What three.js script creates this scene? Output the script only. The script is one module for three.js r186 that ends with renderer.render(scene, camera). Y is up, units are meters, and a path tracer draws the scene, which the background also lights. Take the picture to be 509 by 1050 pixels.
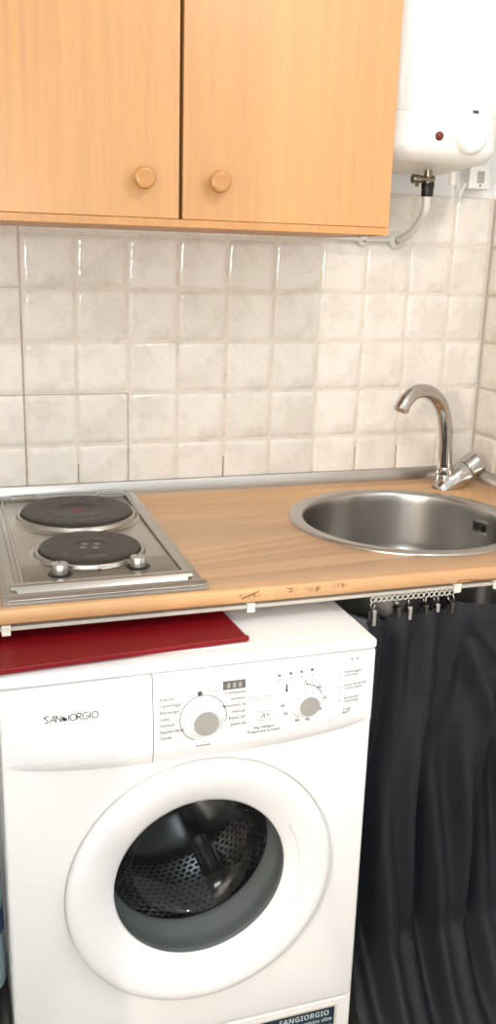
import * as THREE from 'three';
import { RoundedBoxGeometry } from 'three/addons/geometries/RoundedBoxGeometry.js';
import { mergeGeometries, mergeVertices, toCreasedNormals } from 'three/addons/utils/BufferGeometryUtils.js';

// ---------------------------------------------------------------- camera, light, exposure
const scene = new THREE.Scene();
scene.background = new THREE.Color(0x000000);
const camera = new THREE.PerspectiveCamera(2 * Math.atan(525 / 932.86) * 180 / Math.PI, 509 / 1050, 0.02, 50);
{
  const fw = new THREE.Vector3(0.30697, -0.26927, -0.91283), r = new THREE.Vector3(0.94997, 0.02854, 0.31103), u = new THREE.Vector3(0.0577, 0.96264, -0.26456);
  camera.position.set(-0.04465, 1.43597, 1.98244);
  camera.quaternion.setFromRotationMatrix(new THREE.Matrix4().makeBasis(r, u, fw.clone().negate()));
}
scene.add(camera);
const renderer = new THREE.WebGLRenderer({ antialias: true });
renderer.toneMapping = THREE.LinearToneMapping;
renderer.toneMappingExposure = 0.265;
renderer.shadowMap.enabled = true;
// the photographer's flash, a small lamp just above the lens
const flash = new THREE.PointLight(new THREE.Color(0.92, 0.97, 1.0), 9.8, 0, 2);
flash.position.set(-0.045, 1.462, 2.0); flash.castShadow = true; flash.shadow.radius = 0.4; flash.name = 'camera_flash';
scene.add(flash);
// a lamp in the hallway shining in past the door jamb, and the kitchen's own ceiling lamp
const HALL = { x: -1.45, y: 1.76, z: 2.79, color: new THREE.Color(1, 0.83, 0.70), power: 33 };
const CEIL = { x: 0.85, z: 1.55, color: new THREE.Color(0.98, 0.98, 1.0), power: 4.6 };

// ---------------------------------------------------------------- helpers
let seed = 7;
const rnd = () => { seed = (seed * 1664525 + 1013904223) >>> 0; return seed / 4294967296; };
const hash = (x, y, s) => { let h = (x * 374761393 + y * 668265263 + s * 974634777) | 0; h = Math.imul(h ^ (h >>> 13), 1274126177); return ((h ^ (h >>> 16)) >>> 0) / 4294967296; };
function vnoise(x, y, s) {
  const xi = Math.floor(x), yi = Math.floor(y), fx = x - xi, fy = y - yi, a = fx * fx * (3 - 2 * fx), b = fy * fy * (3 - 2 * fy);
  const l = (p, q, t) => p + (q - p) * t;
  return l(l(hash(xi, yi, s), hash(xi + 1, yi, s), a), l(hash(xi, yi + 1, s), hash(xi + 1, yi + 1, s), a), b);
}
const fbm = (x, y, s, o = 4) => { let v = 0, a = 0.5, n = 0; for (let i = 0; i < o; i++) { v += a * vnoise(x, y, s + i * 17); n += a; a *= 0.5; x *= 2.03; y *= 2.03; } return v / n; };
const clamp = (v, a = 0, b = 1) => Math.min(b, Math.max(a, v));
const sstep = (a, b, v) => { const t = clamp((v - a) / (b - a)); return t * t * (3 - 2 * t); };
function dataTex(w, h, fn, srgb = true) {
  const d = new Uint8Array(w * h * 4);
  for (let j = 0; j < h; j++) for (let i = 0; i < w; i++) {
    const c = fn(i / w, j / h), k = (j * w + i) * 4;
    d[k] = clamp(c[0], 0, 255); d[k + 1] = clamp(c[1], 0, 255); d[k + 2] = clamp(c[2], 0, 255); d[k + 3] = 255;
  }
  const t = new THREE.DataTexture(d, w, h); t.magFilter = THREE.LinearFilter; t.minFilter = THREE.LinearMipmapLinearFilter; t.generateMipmaps = true;
  t.wrapS = t.wrapT = THREE.MirroredRepeatWrapping; if (srgb) t.colorSpace = THREE.SRGBColorSpace; t.needsUpdate = true; return t;
}
const grey = (w, h, fn) => dataTex(w, h, (u, v) => { const g = fn(u, v) * 255; return [g, g, g]; }, false);
function canvasTex(w, h, draw) {
  const c = document.createElement('canvas'); c.width = w; c.height = h; const g = c.getContext('2d'); draw(g, w, h);
  const t = new THREE.CanvasTexture(c); t.colorSpace = THREE.SRGBColorSpace; t.magFilter = THREE.LinearFilter; return t;
}
const std = (o) => new THREE.MeshStandardMaterial({ side: THREE.DoubleSide, ...o });
const phy = (o) => new THREE.MeshPhysicalMaterial({ side: THREE.DoubleSide, ...o });
// uv in metres from the dominant axis of the normal
function uvm(g, sx = 1, sy = 1, ox = 0, oy = 0) {
  const p = g.attributes.position, n = g.attributes.normal, uv = new Float32Array(p.count * 2);
  for (let i = 0; i < p.count; i++) {
    const ax = Math.abs(n.getX(i)), ay = Math.abs(n.getY(i)), az = Math.abs(n.getZ(i)); let u, v;
    if (az >= ax && az >= ay) { u = p.getX(i); v = p.getY(i); } else if (ax >= ay) { u = p.getZ(i); v = p.getY(i); } else { u = p.getX(i); v = p.getZ(i); }
    uv[2 * i] = u * sx + ox; uv[2 * i + 1] = v * sy + oy;
  }
  g.setAttribute('uv', new THREE.BufferAttribute(uv, 2)); return g;
}
const names = {};
const numbered = (n) => { const k = names[n] = (names[n] ?? -1) + 1; return k ? `${n}_${String(k).padStart(3, '0')}` : n; };
function mesh(name, geo, mat, parent) {
  const m = new THREE.Mesh(geo, mat); m.name = name; m.castShadow = m.receiveShadow = true; parent.add(m); return m;
}
function thing(name, label, category, pos = [0, 0, 0], group) {
  const o = new THREE.Group(); o.name = numbered(name); o.position.set(...pos); o.userData = { label, category }; if (group) o.userData.group = group; scene.add(o); return o;
}
function struct(name, geo, mat, label) {
  const m = mesh(name, geo, mat, scene); m.userData = { kind: 'structure', label, category: name.split('_')[0] }; return m;
}
// box given by its limits, edges rounded
function bx(x0, x1, y0, y1, z0, z1, r = 0, seg = 2) {
  const w = x1 - x0, h = y1 - y0, d = z1 - z0;
  const g = r > 0 ? new RoundedBoxGeometry(w, h, d, seg, Math.min(r, w / 2.01, h / 2.01, d / 2.01)) : new THREE.BoxGeometry(w, h, d);
  g.translate((x0 + x1) / 2, (y0 + y1) / 2, (z0 + z1) / 2); return uvm(g);
}
const plain = (gs) => mergeGeometries(gs.map((g) => { const q = g.index ? g.toNonIndexed() : g; for (const k of Object.keys(q.attributes)) if (!['position', 'normal', 'uv'].includes(k)) q.deleteAttribute(k); return q; }));
const lathe = (pts, seg = 64) => new THREE.LatheGeometry(pts.map(([a, b]) => new THREE.Vector2(Math.max(a, 0.00001), b)), seg);
const creased = (g, a = 0.6) => toCreasedNormals(g, a);
const V = (x, y, z) => new THREE.Vector3(x, y, z);
function tube(pts, r, seg = 48, rad = 12, caps = true) {
  const c = new THREE.CatmullRomCurve3(pts.map((p) => V(...p))), g = new THREE.TubeGeometry(c, seg, r, rad, false);
  if (!caps) return g;
  const list = [g];
  for (const t of [0, 1]) { const s = new THREE.SphereGeometry(r, rad, 6); const p = c.getPoint(t); s.translate(p.x, p.y, p.z); list.push(s); }
  return plain(list);
}
function along(g, a, b) { // a geometry built along +y from 0, turned to run from a towards b
  const q = new THREE.Quaternion().setFromUnitVectors(V(0, 1, 0), V(...b).sub(V(...a)).normalize());
  g.applyQuaternion(q); g.translate(...a); return g;
}
function rrect(x0, x1, y0, y1, r) {
  const s = new THREE.Shape(); s.moveTo(x0 + r, y0); s.lineTo(x1 - r, y0); s.absarc(x1 - r, y0 + r, r, -Math.PI / 2, 0); s.lineTo(x1, y1 - r); s.absarc(x1 - r, y1 - r, r, 0, Math.PI / 2);
  s.lineTo(x0 + r, y1); s.absarc(x0 + r, y1 - r, r, Math.PI / 2, Math.PI); s.lineTo(x0, y0 + r); s.absarc(x0 + r, y0 + r, r, Math.PI, Math.PI * 1.5); return s;
}

// ---------------------------------------------------------------- sizes
const XR = 1.2176, XL = -0.45, ZF = 3.3, YC = 2.5;      // room
const T = 0.1118, TX0 = 0.1109, TY0 = 1.3635;           // wall tiles
const CY = 0.9136, CT = 0.027, CZ = 0.6553;             // countertop
const MZ = 0.7553, MW = 0.595;                          // washing machine front, width

// ---------------------------------------------------------------- materials
const noiseBump = grey(512, 512, (u, v) => fbm(u * 24, v * 24, 3, 4));
const paint = std({ color: 0xf0f0ee, roughness: 0.85, bumpMap: noiseBump, bumpScale: 0.0006 });
const tileBump = grey(512, 512, (u, v) => 0.6 * fbm(u * 14, v * 14, 31, 3) + 0.4 * fbm(u * 45, v * 45, 77, 3));
const tileMap = dataTex(1024, 1024, (u, v) => {
  const a = sstep(0.42, 0.72, fbm(u * 9, v * 9, 5, 5)), b = sstep(0.5, 0.75, fbm(u * 22 + 5, v * 22, 19, 4)), c = fbm(u * 70, v * 70, 41, 3) - 0.5;
  const k = 1 - 0.04 * a - 0.028 * b + 0.025 * c;
  return [240 * k, (235 - 1.0 * a) * k, (227 - 3 * a) * k];
});
const tileMats = [[1, 1, 1], [0.975, 0.97, 0.96], [0.99, 0.985, 0.985], [0.96, 0.955, 0.945]].map((c) => phy({ map: tileMap, color: new THREE.Color(...c), roughness: 0.12, bumpMap: tileBump, bumpScale: 0.0011 }));
const groutMat = std({ roughness: 0.9, bumpMap: noiseBump, bumpScale: 0.0005, map: canvasTex(2048, 1024, (g, w, h) => {
  // covers x -0.45..1.2176, y 0.88..1.6
  const X = (x) => (x - XL) / (XR - XL) * w, Y = (y) => (1.6 - y) / 0.72 * h;
  g.fillStyle = '#e4dccf'; g.fillRect(0, 0, w, h);
  for (let i = 0; i < 900; i++) { g.fillStyle = `rgba(${120 + rnd() * 60 | 0},${105 + rnd() * 55 | 0},${85 + rnd() * 50 | 0},${0.03 + rnd() * 0.07})`; g.beginPath(); g.ellipse(rnd() * w, rnd() * h, 4 + rnd() * 40, 3 + rnd() * 18, rnd() * 3, 0, 7); g.fill(); }
  const dirty = (x0, y0, x1, y1, a) => { g.strokeStyle = `rgba(92,74,52,${a})`; g.lineWidth = 3; g.beginPath(); g.moveTo(X(x0), Y(y0)); g.lineTo(X(x1), Y(y1)); g.stroke(); };
  dirty(TX0, 1.6, TX0, 1.3, 0.35); dirty(TX0, 1.3, TX0, 0.9, 0.6); dirty(-0.2, TY0, TX0, TY0, 0.25); dirty(-0.3, TY0 - 2 * T, TX0 + 2 * T, TY0 - 2 * T, 0.35);
  dirty(TX0 + 2 * T, 1.14, TX0 + 2 * T, 0.9, 0.4); dirty(TX0 + T, 0.985, TX0 + T, 0.9, 0.6); dirty(TX0 + 4 * T, 0.99, TX0 + 4 * T, 0.9, 0.8);
  dirty(TX0 + 7 * T, 1.0, TX0 + 7 * T, 0.9, 0.55); dirty(TX0 + 8 * T, 1.0, TX0 + 8 * T, 0.9, 0.6);
}) });
const groutPlain = std({ color: 0xcfc5b6, roughness: 0.9 });
const woodFn = (r, g, b, amp, s) => (u, v) => { // grain along v
  const w = fbm(u * 3.2, v * 0.9, s, 3) * 5, a = fbm(u * 90 + w, v * 2.4, s + 9, 3), bnd = fbm(u * 9 + w * 0.4, v * 0.7, s + 21, 3), f = fbm(u * 260, v * 9, s + 33, 2);
  const fleck = sstep(0.72, 0.82, fbm(u * 190, v * 26, s + 51, 2));
  const k = 1 + amp * (0.5 * (a - 0.5) + 0.7 * (bnd - 0.5) + 0.28 * (f - 0.5)) - 0.025 * fleck;
  return [r * k, g * (k - 0.02 * (bnd - 0.5)), b * (k * 1.0 - 0.05 * (a - 0.5))];
};
const doorMat = phy({ map: dataTex(1024, 1024, woodFn(205, 153, 99, 0.13, 101)), roughness: 0.42, clearcoat: 0.25, clearcoatRoughness: 0.35 });
const lipMat = phy({ map: doorMat.map, color: new THREE.Color(0.97, 0.93, 0.88), roughness: 0.45 });
const knobWood = phy({ color: 0xc08a4c, roughness: 0.28, clearcoat: 0.6, clearcoatRoughness: 0.15 });
const counterMat = phy({ roughness: 0.38, clearcoat: 0.15, clearcoatRoughness: 0.3, map: (() => {
  const wf = woodFn(205, 161, 114, 0.15, 211);
  // u covers x XL..XR, v covers the top from the wall and on down the front edge (0..0.72)
  const W = 2048, H = 880, chips = [[0.385, 0.425, 0.664, 0.672], [0.47, 0.497, 0.658, 0.668], [0.505, 0.54, 0.66, 0.671], [0.55, 0.583, 0.658, 0.668]];
  const t = dataTex(W, H, (u, v) => {
    const x = XL + u * (XR - XL), d = v * 0.72;
    const stave = Math.floor(d / 0.062), st = hash(stave, Math.floor((x + 3 + 0.37 * stave) / 0.55), 9) - 0.5;
    let c = wf(d * 1.1, x * 0.9 + stave * 0.3); c = c.map((q, i) => q * (1 + st * 0.07) - (i === 2 ? st * 4 : 0));
    for (const [x0, x1, d0, d1] of chips) { // chipped laminate along the front edge
      const cx = (x0 + x1) / 2, cd = (d0 + d1) / 2, e = Math.hypot((x - cx) / ((x1 - x0) / 2), (d - cd) / ((d1 - d0) / 2)) + (fbm(x * 160, d * 160, 71, 3) - 0.5) * 1.1;
      if (e < 1) { const n = fbm(x * 420, d * 420, 4, 3); c = c.map((q, i) => q * (n > 0.56 ? [0.66, 0.58, 0.5][i] : 0.9 + 0.2 * n)); }
    }
    // dark scratch across the edge, and the cracked joint to the right
    if (Math.abs(d - (0.67 - (x - 0.40) * 0.38)) < 0.0013 && x > 0.395 && x < 0.425) c = [110, 70, 38];
    if (x > 0.80 && x < 0.95 && Math.abs(d - 0.676 - 0.0015 * Math.sin(x * 60)) < 0.0011) c = [140, 88, 46];
    if (x > 0.799 && x < 0.802 && d > 0.676 && d < 0.683) c = [140, 88, 46];
    if (d > 0.684 + 0.003 * fbm(x * 40, 1, 3, 2)) c = fbm(x * 55, 3, 8, 2) > 0.48 ? [92, 60, 36] : c;     // frayed lower edge
    return c;
  });
  t.wrapS = t.wrapT = THREE.ClampToEdgeWrapping; return t;
})() });
const brushFn = grey(512, 512, (u, v) => 0.5 + 0.5 * (fbm(u * 3, v * 240, 61, 2) - 0.5));
const steel = phy({ color: 0xaba7a0, metalness: 1, roughness: 0.26, bumpMap: brushFn, bumpScale: 0.00008 });
const steelSink = phy({ color: 0xb4b2ae, metalness: 1, roughness: 0.3, anisotropy: 0.6, anisotropyRotation: Math.PI / 2 });
const steelDark = phy({ color: 0x8d877d, metalness: 1, roughness: 0.34 });
const alu = phy({ color: 0xb9b7b4, metalness: 1, roughness: 0.3 });
const chrome = phy({ color: 0xbfbdba, metalness: 1, roughness: 0.08 });
const castIron = std({ color: 0x38342f, roughness: 0.5, bumpMap: noiseBump, bumpScale: 0.0005 });
const blackPlastic = std({ color: 0x151515, roughness: 0.45 });
const white = phy({ color: 0xf0f0f0, roughness: 0.3, clearcoat: 0.3, clearcoatRoughness: 0.2 });
const whiteBody = phy({ color: 0xeeeeed, roughness: 0.38, bumpMap: noiseBump, bumpScale: 0.00015 });
const heaterWhite = phy({ color: 0xefeee9, roughness: 0.32 });
const greyPlastic = std({ color: 0x9d9b96, roughness: 0.5 });
const redMat = phy({ color: 0x740812, roughness: 0.42, specularIntensity: 0.6, bumpMap: noiseBump, bumpScale: 0.0003 });
const rubber = phy({ color: 0xc6c9c9, roughness: 0.42 });
const glass = phy({ color: 0xb4b8b8, transmission: 1, thickness: 0, roughness: 0.03, ior: 1.45, specularIntensity: 0.7 });
const clothBump = grey(512, 512, (u, v) => 0.5 + 0.5 * (vnoise(u * 256, v * 256, 3) - 0.5));
const clothMat = phy({ color: 0x060914, roughness: 0.72, sheen: 0.2, sheenRoughness: 0.4, sheenColor: new THREE.Color(0.10, 0.11, 0.16), bumpMap: clothBump, bumpScale: 0.0002 });

// ---------------------------------------------------------------- the room
const BW = 0.12;
const wallBack = struct('wall_back', bx(XL - BW, XR + BW, -0.1, YC, -BW, -0.0075), paint, 'white painted kitchen wall with cream tiles behind the counter');
const wallRight = struct('wall_right', bx(XR + 0.0075, XR + BW, -0.1, YC, -0.0075, ZF), paint, 'white painted side wall with cream tiles beside the sink');
const XH = -2.3, JZ = 1.544, DZ = 2.5, DH = 2.05;      // hallway, door jambs, door head
struct('wall_left', plain([bx(XL - 0.1, XL, -0.1, YC, -0.0075, JZ), bx(XL - 0.1, XL, -0.1, YC, DZ, ZF), bx(XL - 0.1, XL, DH, YC, JZ, DZ)]), paint, 'white painted wall with a doorway left of the washing machine');
struct('wall_front', bx(XH - BW, XR + BW, -0.1, YC, ZF, ZF + BW), paint, 'white painted wall facing the counter');
struct('wall_hall', bx(XH - BW, XH, -0.1, YC, 0.6, ZF), paint, 'far wall of the hallway');
struct('wall_end', bx(XH - BW, XL - 0.1, -0.1, YC, 0.48, 0.6), paint, 'end wall of the hallway');
struct('ceiling', bx(XH - BW, XR + BW, YC, YC + 0.1, -BW, ZF + BW), paint, 'white painted ceiling');
const floorBase = struct('floor', bx(XH, XR + 0.0075, -0.1, -0.002, -0.0075, ZF), std({ color: 0x4a4038, roughness: 0.9 }), 'dark grey-brown tiled kitchen floor');
{
  const fm = [0x5a554f, 0x544f49, 0x615b54].map((c) => phy({ color: c, roughness: 0.35, bumpMap: noiseBump, bumpScale: 0.0004 }));
  const W = (XR - XL) / 5, g = bx(0.002, W - 0.002, -0.002, 0, 0.002, W - 0.002);
  for (let i = 0; i < 5; i++) for (let k = 0; k < 9; k++) { const m = mesh('tile', g, fm[(i * 2 + k * 3 + (rnd() * 2 | 0)) % 3], floorBase); m.position.set(XL + i * W, 0, k * W); }
}
// wall tiles: cushioned edges, each a mesh of its own set in the grout bed
function tileGeo(w, h, ou, ov) {
  const gap = 0.0018, ss = [0, 0.035, 0.13, 0.87, 0.965, 1], dz = [-0.0052, -0.0012, 0, 0, -0.0012, -0.0052];
  const pos = [], uv = [], idx = [];
  for (let j = 0; j < 6; j++) for (let i = 0; i < 6; i++) {
    const x = gap + ss[i] * (w - 2 * gap), y = gap + ss[j] * (h - 2 * gap);
    const wob = (i % 5 && j % 5) ? 0.0009 * (hash(i, j, (ou * 97) | 0) - 0.6) : 0;
    pos.push(x, y, Math.min(dz[i], dz[j]) + (dz[i] < 0 && dz[j] < 0 ? -0.0006 : 0) + wob); uv.push((x + ou) * 2, (y + ov) * 2);
  }
  for (let j = 0; j < 5; j++) for (let i = 0; i < 5; i++) { const a = j * 6 + i; idx.push(a, a + 1, a + 7, a, a + 7, a + 6); }
  const g = new THREE.BufferGeometry(); g.setAttribute('position', new THREE.Float32BufferAttribute(pos, 3)); g.setAttribute('uv', new THREE.Float32BufferAttribute(uv, 2)); g.setIndex(idx); g.computeVertexNormals(); return g;
}
const grout = mesh('grout', (() => { const g = bx(XL, XR, 0.88, TY0 + 2 * T, -0.0076, -0.003); const p = g.attributes.position, u = g.attributes.uv; for (let i = 0; i < p.count; i++) u.setXY(i, (p.getX(i) - XL) / (XR - XL), (p.getY(i) - 0.88) / 0.72); return g; })(), groutMat, wallBack);
mesh('grout', bx(XR + 0.003, XR + 0.0076, 0.88, TY0 + 2 * T, -0.003, 0.80), groutPlain, wallRight);
{
  const variants = [...Array(8)].map((_, i) => tileGeo(T, T, i * 3.37, i * 1.71));
  const jit = (m) => { m.rotation.x += (rnd() - 0.5) * 0.012; m.rotation.y += (rnd() - 0.5) * 0.012; };
  for (let r = -2; r <= 3; r++) for (let c = -6; c <= 9; c++) {
    const x = TX0 + c * T, y = TY0 - (r + 1) * T, last = c === 9;
    if (x < XL) continue;
    const m = mesh('tile', last ? tileGeo(XR - x, T, r * 2.9 + 20, r) : variants[(rnd() * 8) | 0], tileMats[(rnd() * 4) | 0], wallBack);
    m.position.set(x, y, 0); jit(m);
  }
  for (let r = -2; r <= 3; r++) for (let c = 0; c < 7; c++) {
    const m = mesh('tile', variants[(rnd() * 8) | 0], tileMats[(rnd() * 4) | 0], wallRight);
    m.position.set(XR, TY0 - (r + 1) * T, (c + 1) * T); m.rotation.set(0, -Math.PI / 2, 0); m.rotation.order = 'YXZ'; m.position.z = c * T; jit(m);
  }
}
// aluminium upstand between counter and tiles
{
  const prof = (len) => { const s = new THREE.Shape([[0, 0], [0.012, 0], [0.012, 0.004], [0.009, 0.020], [0.006, 0.0275], [0.002, 0.0295], [0, 0.0295]].map((a) => new THREE.Vector2(...a))); const g = new THREE.ExtrudeGeometry(s, { depth: len, bevelEnabled: false }); return creased(g, 0.5); };
  const a = prof(XR - XL); a.rotateY(-Math.PI / 2); a.scale(1, 1, 1); a.translate(XR, 0, 0); // profile towards +z
  // rotateY(-90): (x,y,z)->(-z,y,x)
  a.translate(0, CY, 0.0005); struct('trim_1', a, alu, 'brushed aluminium strip along the back edge of the countertop');
  const b = prof(CZ - 0.012); b.rotateY(Math.PI); b.translate(XR - 0.0005, CY, CZ); struct('trim_2', b, alu, 'brushed aluminium strip between countertop and right wall');
}

// ---------------------------------------------------------------- countertop
const SK = { x: 0.86, z: 0.338, r: 0.2468 };
{
  const b = 0.008, s = new THREE.Shape();
  s.moveTo(XL + b, b + 0.001); s.lineTo(XR - b, b + 0.001); s.lineTo(XR - b, CZ - b); s.lineTo(XL + b, CZ - b); s.closePath();
  const hole = new THREE.Path(); hole.absarc(SK.x, SK.z, 0.228 + b, 0, Math.PI * 2, true); s.holes.push(hole);
  let g = new THREE.ExtrudeGeometry(s, { depth: CT - 2 * b, bevelEnabled: true, bevelSize: b, bevelThickness: b, bevelSegments: 4, curveSegments: 64 });
  g.rotateX(Math.PI / 2); g.translate(0, CY - b, 0); // (x,y,z)->(x,-z,y)
  g = creased(g, 0.7);
  const p = g.attributes.position, uv = new Float32Array(p.count * 2);
  for (let i = 0; i < p.count; i++) { const d = p.getZ(i) + (CY - p.getY(i)); uv[2 * i] = (p.getX(i) - XL) / (XR - XL); uv[2 * i + 1] = d / 0.72; }
  g.setAttribute('uv', new THREE.BufferAttribute(uv, 2));
  const t = thing('countertop', 'beech wood laminate countertop with chipped rounded front edge', 'countertop');
  mesh('worktop', g, counterMat, t);
}

// ---------------------------------------------------------------- washing machine
{
  const t = thing('washing_machine', 'white front-loading washing machine with round porthole under the countertop', 'washing machine', [0, 0, 0]);
  const DX = 0.3077, DY = 0.4504, zb = 0.2553;
  // casing: sides, back, bottom
  mesh('casing', plain([bx(0, 0.012, 0.03, 0.83, zb, MZ - 0.001, 0.004), bx(MW - 0.012, MW, 0.03, 0.83, zb, MZ - 0.001, 0.004), bx(0.01, MW - 0.01, 0.03, 0.83, zb, zb + 0.01), bx(0.01, MW - 0.01, 0.03, 0.05, zb, MZ - 0.02), bx(0.01, MW - 0.01, 0.69, 0.82, zb + 0.02, MZ - 0.012)]), whiteBody, t);
  for (const x of [0.05, MW - 0.05]) for (const z of [zb + 0.05, MZ - 0.07]) { const g = new THREE.CylinderGeometry(0.02, 0.024, 0.032, 16); g.translate(x, 0.016, z); mesh('foot', g, blackPlastic, t); }
  // front panel with the door opening
  {
    const s = rrect(0.001 + 0.004, MW - 0.005, 0.145 + 0.004, 0.715, 0.008), h = new THREE.Path(); h.absarc(DX, DY, 0.185, 0, Math.PI * 2, true); s.holes.push(h);
    const g = new THREE.ExtrudeGeometry(s, { depth: 0.012, bevelEnabled: true, bevelSize: 0.004, bevelThickness: 0.004, bevelSegments: 3, curveSegments: 64 }); g.translate(0, 0, MZ - 0.016);
    mesh('front_panel', uvm(creased(g, 0.6)), whiteBody, t);
  }
  // kick panel, with the pump flap and the sticker
  const kick = mesh('kick_panel', bx(0.002, MW - 0.002, 0.03, 0.1425, MZ - 0.03, MZ - 0.0015, 0.004), whiteBody, t);
  const st = mesh('sticker', bx(0.40, 0.568, 0.055, 0.131, MZ - 0.0016, MZ - 0.0002), std({ color: 0xd8d3c8, roughness: 0.5 }), kick); st.userData.label = 'dark blue sticker with white lettering in a silver border';
  {
    const g = new THREE.PlaneGeometry(0.158, 0.068); g.translate(0.484, 0.0928, MZ);
    mesh('print', g, std({ roughness: 0.4, map: canvasTex(632, 272, (c, w, h) => { c.fillStyle = '#16303f'; c.fillRect(0, 0, w, h); c.fillStyle = '#c9d6da'; c.font = 'bold 62px sans-serif'; c.textAlign = 'right'; c.fillText('SANGIORGIO', w - 40, 66); c.font = 'bold 42px sans-serif'; c.fillText('lavatrice slim', w - 16, 118); c.font = '34px sans-serif'; c.fillText('40 cm', w - 16, 170); }) }), kick);
  }
  // top slab with a slightly recessed field
  const top = mesh('top', bx(-0.001, MW + 0.001, 0.8305, 0.8485, zb, MZ + 0.003, 0.006, 3), whiteBody, t);
  mesh('top_inset', bx(0.022, MW - 0.022, 0.846, 0.85, zb + 0.02, MZ - 0.028, 0.0018), whiteBody, top);
  // bulged control fascia: soap drawer at left, controls at right
  const pz = (x, y) => { const v = clamp((y - 0.70) / 0.129), e = 1 - Math.pow(Math.abs((x - 0.2975) / 0.2975), 6); return MZ + 0.001 + e * 0.016 * Math.sqrt(Math.max(0, 1 - Math.pow(1 - clamp((y - 0.682) / 0.05), 2.2))) * (0.35 + 0.65 * (1 - v * v)); };
  function fascia(x0, x1) {
    const nx = 36, ny = 26, pos = [], uv = [], idx = [];
    for (let j = -1; j <= ny + 1; j++) for (let i = -1; i <= nx + 1; i++) {
      const sk = i < 0 || i > nx || j < 0 || j > ny, a = clamp(i, 0, nx) / nx, b = clamp(j, 0, ny) / ny, x = x0 + (x1 - x0) * a;
      const yb = 0.680 + 0.024 * Math.pow(Math.abs((x - 0.2975) / 0.2975), 3), y = yb + (0.8295 - yb) * Math.pow(b, 1.25);
      pos.push(x, y, sk ? MZ - 0.006 : Math.max(pz(x, y + 0.680 - yb), MZ + 0.0008)); uv.push((x - x0) / (x1 - x0), (y - 0.675) / (0.83 - 0.675));
    }
    const n = nx + 3; for (let j = 0; j < ny + 2; j++) for (let i = 0; i < nx + 2; i++) { const a = j * n + i; idx.push(a, a + 1, a + n + 1, a, a + n + 1, a + n); }
    const g = new THREE.BufferGeometry(); g.setAttribute('position', new THREE.Float32BufferAttribute(pos, 3)); g.setAttribute('uv', new THREE.Float32BufferAttribute(uv, 2)); g.setIndex(idx); g.computeVertexNormals(); return creased(g, 0.7);
  }
  const S = 4000; // pixels a metre on the print
  const panelMat = phy({ roughness: 0.3, clearcoat: 0.3, clearcoatRoughness: 0.2, map: canvasTex(1480, 620, (g, w, h) => {
    const X = (x) => (x - 0.223) * S, Y = (y) => (0.83 - y) * S;
    g.fillStyle = '#f0f0f0'; g.fillRect(0, 0, w, h);
    const txt = (s, x, y, px, al = 'left', col = '#2b2927', f = '') => { g.fillStyle = col; g.font = `${f}${px}px sans-serif`; g.textAlign = al; g.fillText(s, X(x), Y(y)); };
    const kx = 0.3005, ky = 0.7535;
    g.strokeStyle = '#4a4845'; g.lineWidth = 5; g.beginPath(); g.arc(X(kx), Y(ky), 0.037 * S, Math.PI * 0.62, Math.PI * 2.08); g.stroke();
    g.lineWidth = 4; g.strokeStyle = '#6a6864';
    g.fillStyle = '#55524f'; g.beginPath(); g.arc(X(0.2955), Y(0.7935), 0.0042 * S, 0, 7); g.fill();
    const left = ['Scarico', 'Centrifuga', 'Risciacqui', 'Lana', 'Delicati', 'Rapido/Misti', 'Tende'], right = ['C.intensivo', 'Sintetici', 'Resistenti 30', 'Delicati', 'Rapid 30°', 'Jeans 60'];
    left.forEach((s, i) => { const y = 0.7885 - i * 0.0104; txt(s, 0.2325, y, 25, 'left', '#1c1b1a', 'bold '); g.lineWidth = 2; g.strokeStyle = '#8a8782'; g.beginPath(); g.moveTo(X(0.2325), Y(y - 0.0014)); g.lineTo(X(0.2665 + 0.004 * Math.abs(i - 3) * 0.9), Y(y - 0.0014)); g.stroke(); });
    right.forEach((s, i) => { const y = 0.787 - i * 0.0104; txt(s, 0.3695, y, 25, 'right', '#1c1b1a', 'bold '); g.lineWidth = 2; g.strokeStyle = '#8a8782'; g.beginPath(); g.moveTo(X(0.3695), Y(y - 0.0014)); g.lineTo(X(0.3345 - 0.004 * Math.abs(i - 2)), Y(y - 0.0014)); g.stroke(); });
    txt('Cotone', 0.306, 0.794, 22); txt('Ammollo', 0.301, 0.7055, 22, 'center', '#33312e', 'bold ');
    g.strokeStyle = '#8a8883'; g.lineWidth = 3; g.beginPath(); g.moveTo(X(kx), Y(0.7145)); g.lineTo(X(kx), Y(0.711)); g.stroke();
    // start button caption and energy mark
    txt('Partenza ritardata', 0.3945, 0.7755, 18, 'center', '#4a4744'); txt('Avvio / Pausa', 0.3945, 0.7705, 18, 'center', '#4a4744');
    g.strokeStyle = '#5a5854'; g.lineWidth = 3; g.strokeRect(X(0.388), Y(0.7525), 0.0245 * S, 0.0155 * S); txt('A+', 0.4005, 0.7405, 52, 'center', '#262422', 'italic ');
    txt('6kg 1000giri', 0.3995, 0.7235, 24, 'center', '#262422', 'bold '); txt('Progettata in Italia', 0.3995, 0.7165, 24, 'center', '#262422', 'bold ');
    // temperature dial print
    const dx = 0.4695, dy = 0.7585; g.strokeStyle = '#262422'; g.lineWidth = 5;
    g.beginPath(); g.arc(X(dx), Y(dy), 0.029 * S, -1.6, -0.35); g.stroke(); g.beginPath(); g.arc(X(dx), Y(dy), 0.027 * S, 2.05, 3.1); g.stroke();
    g.lineWidth = 4; g.beginPath(); g.moveTo(X(dx - 0.004), Y(dy + 0.026)); g.lineTo(X(dx), Y(dy + 0.036)); g.lineTo(X(dx + 0.003), Y(dy + 0.026)); g.stroke();
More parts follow.
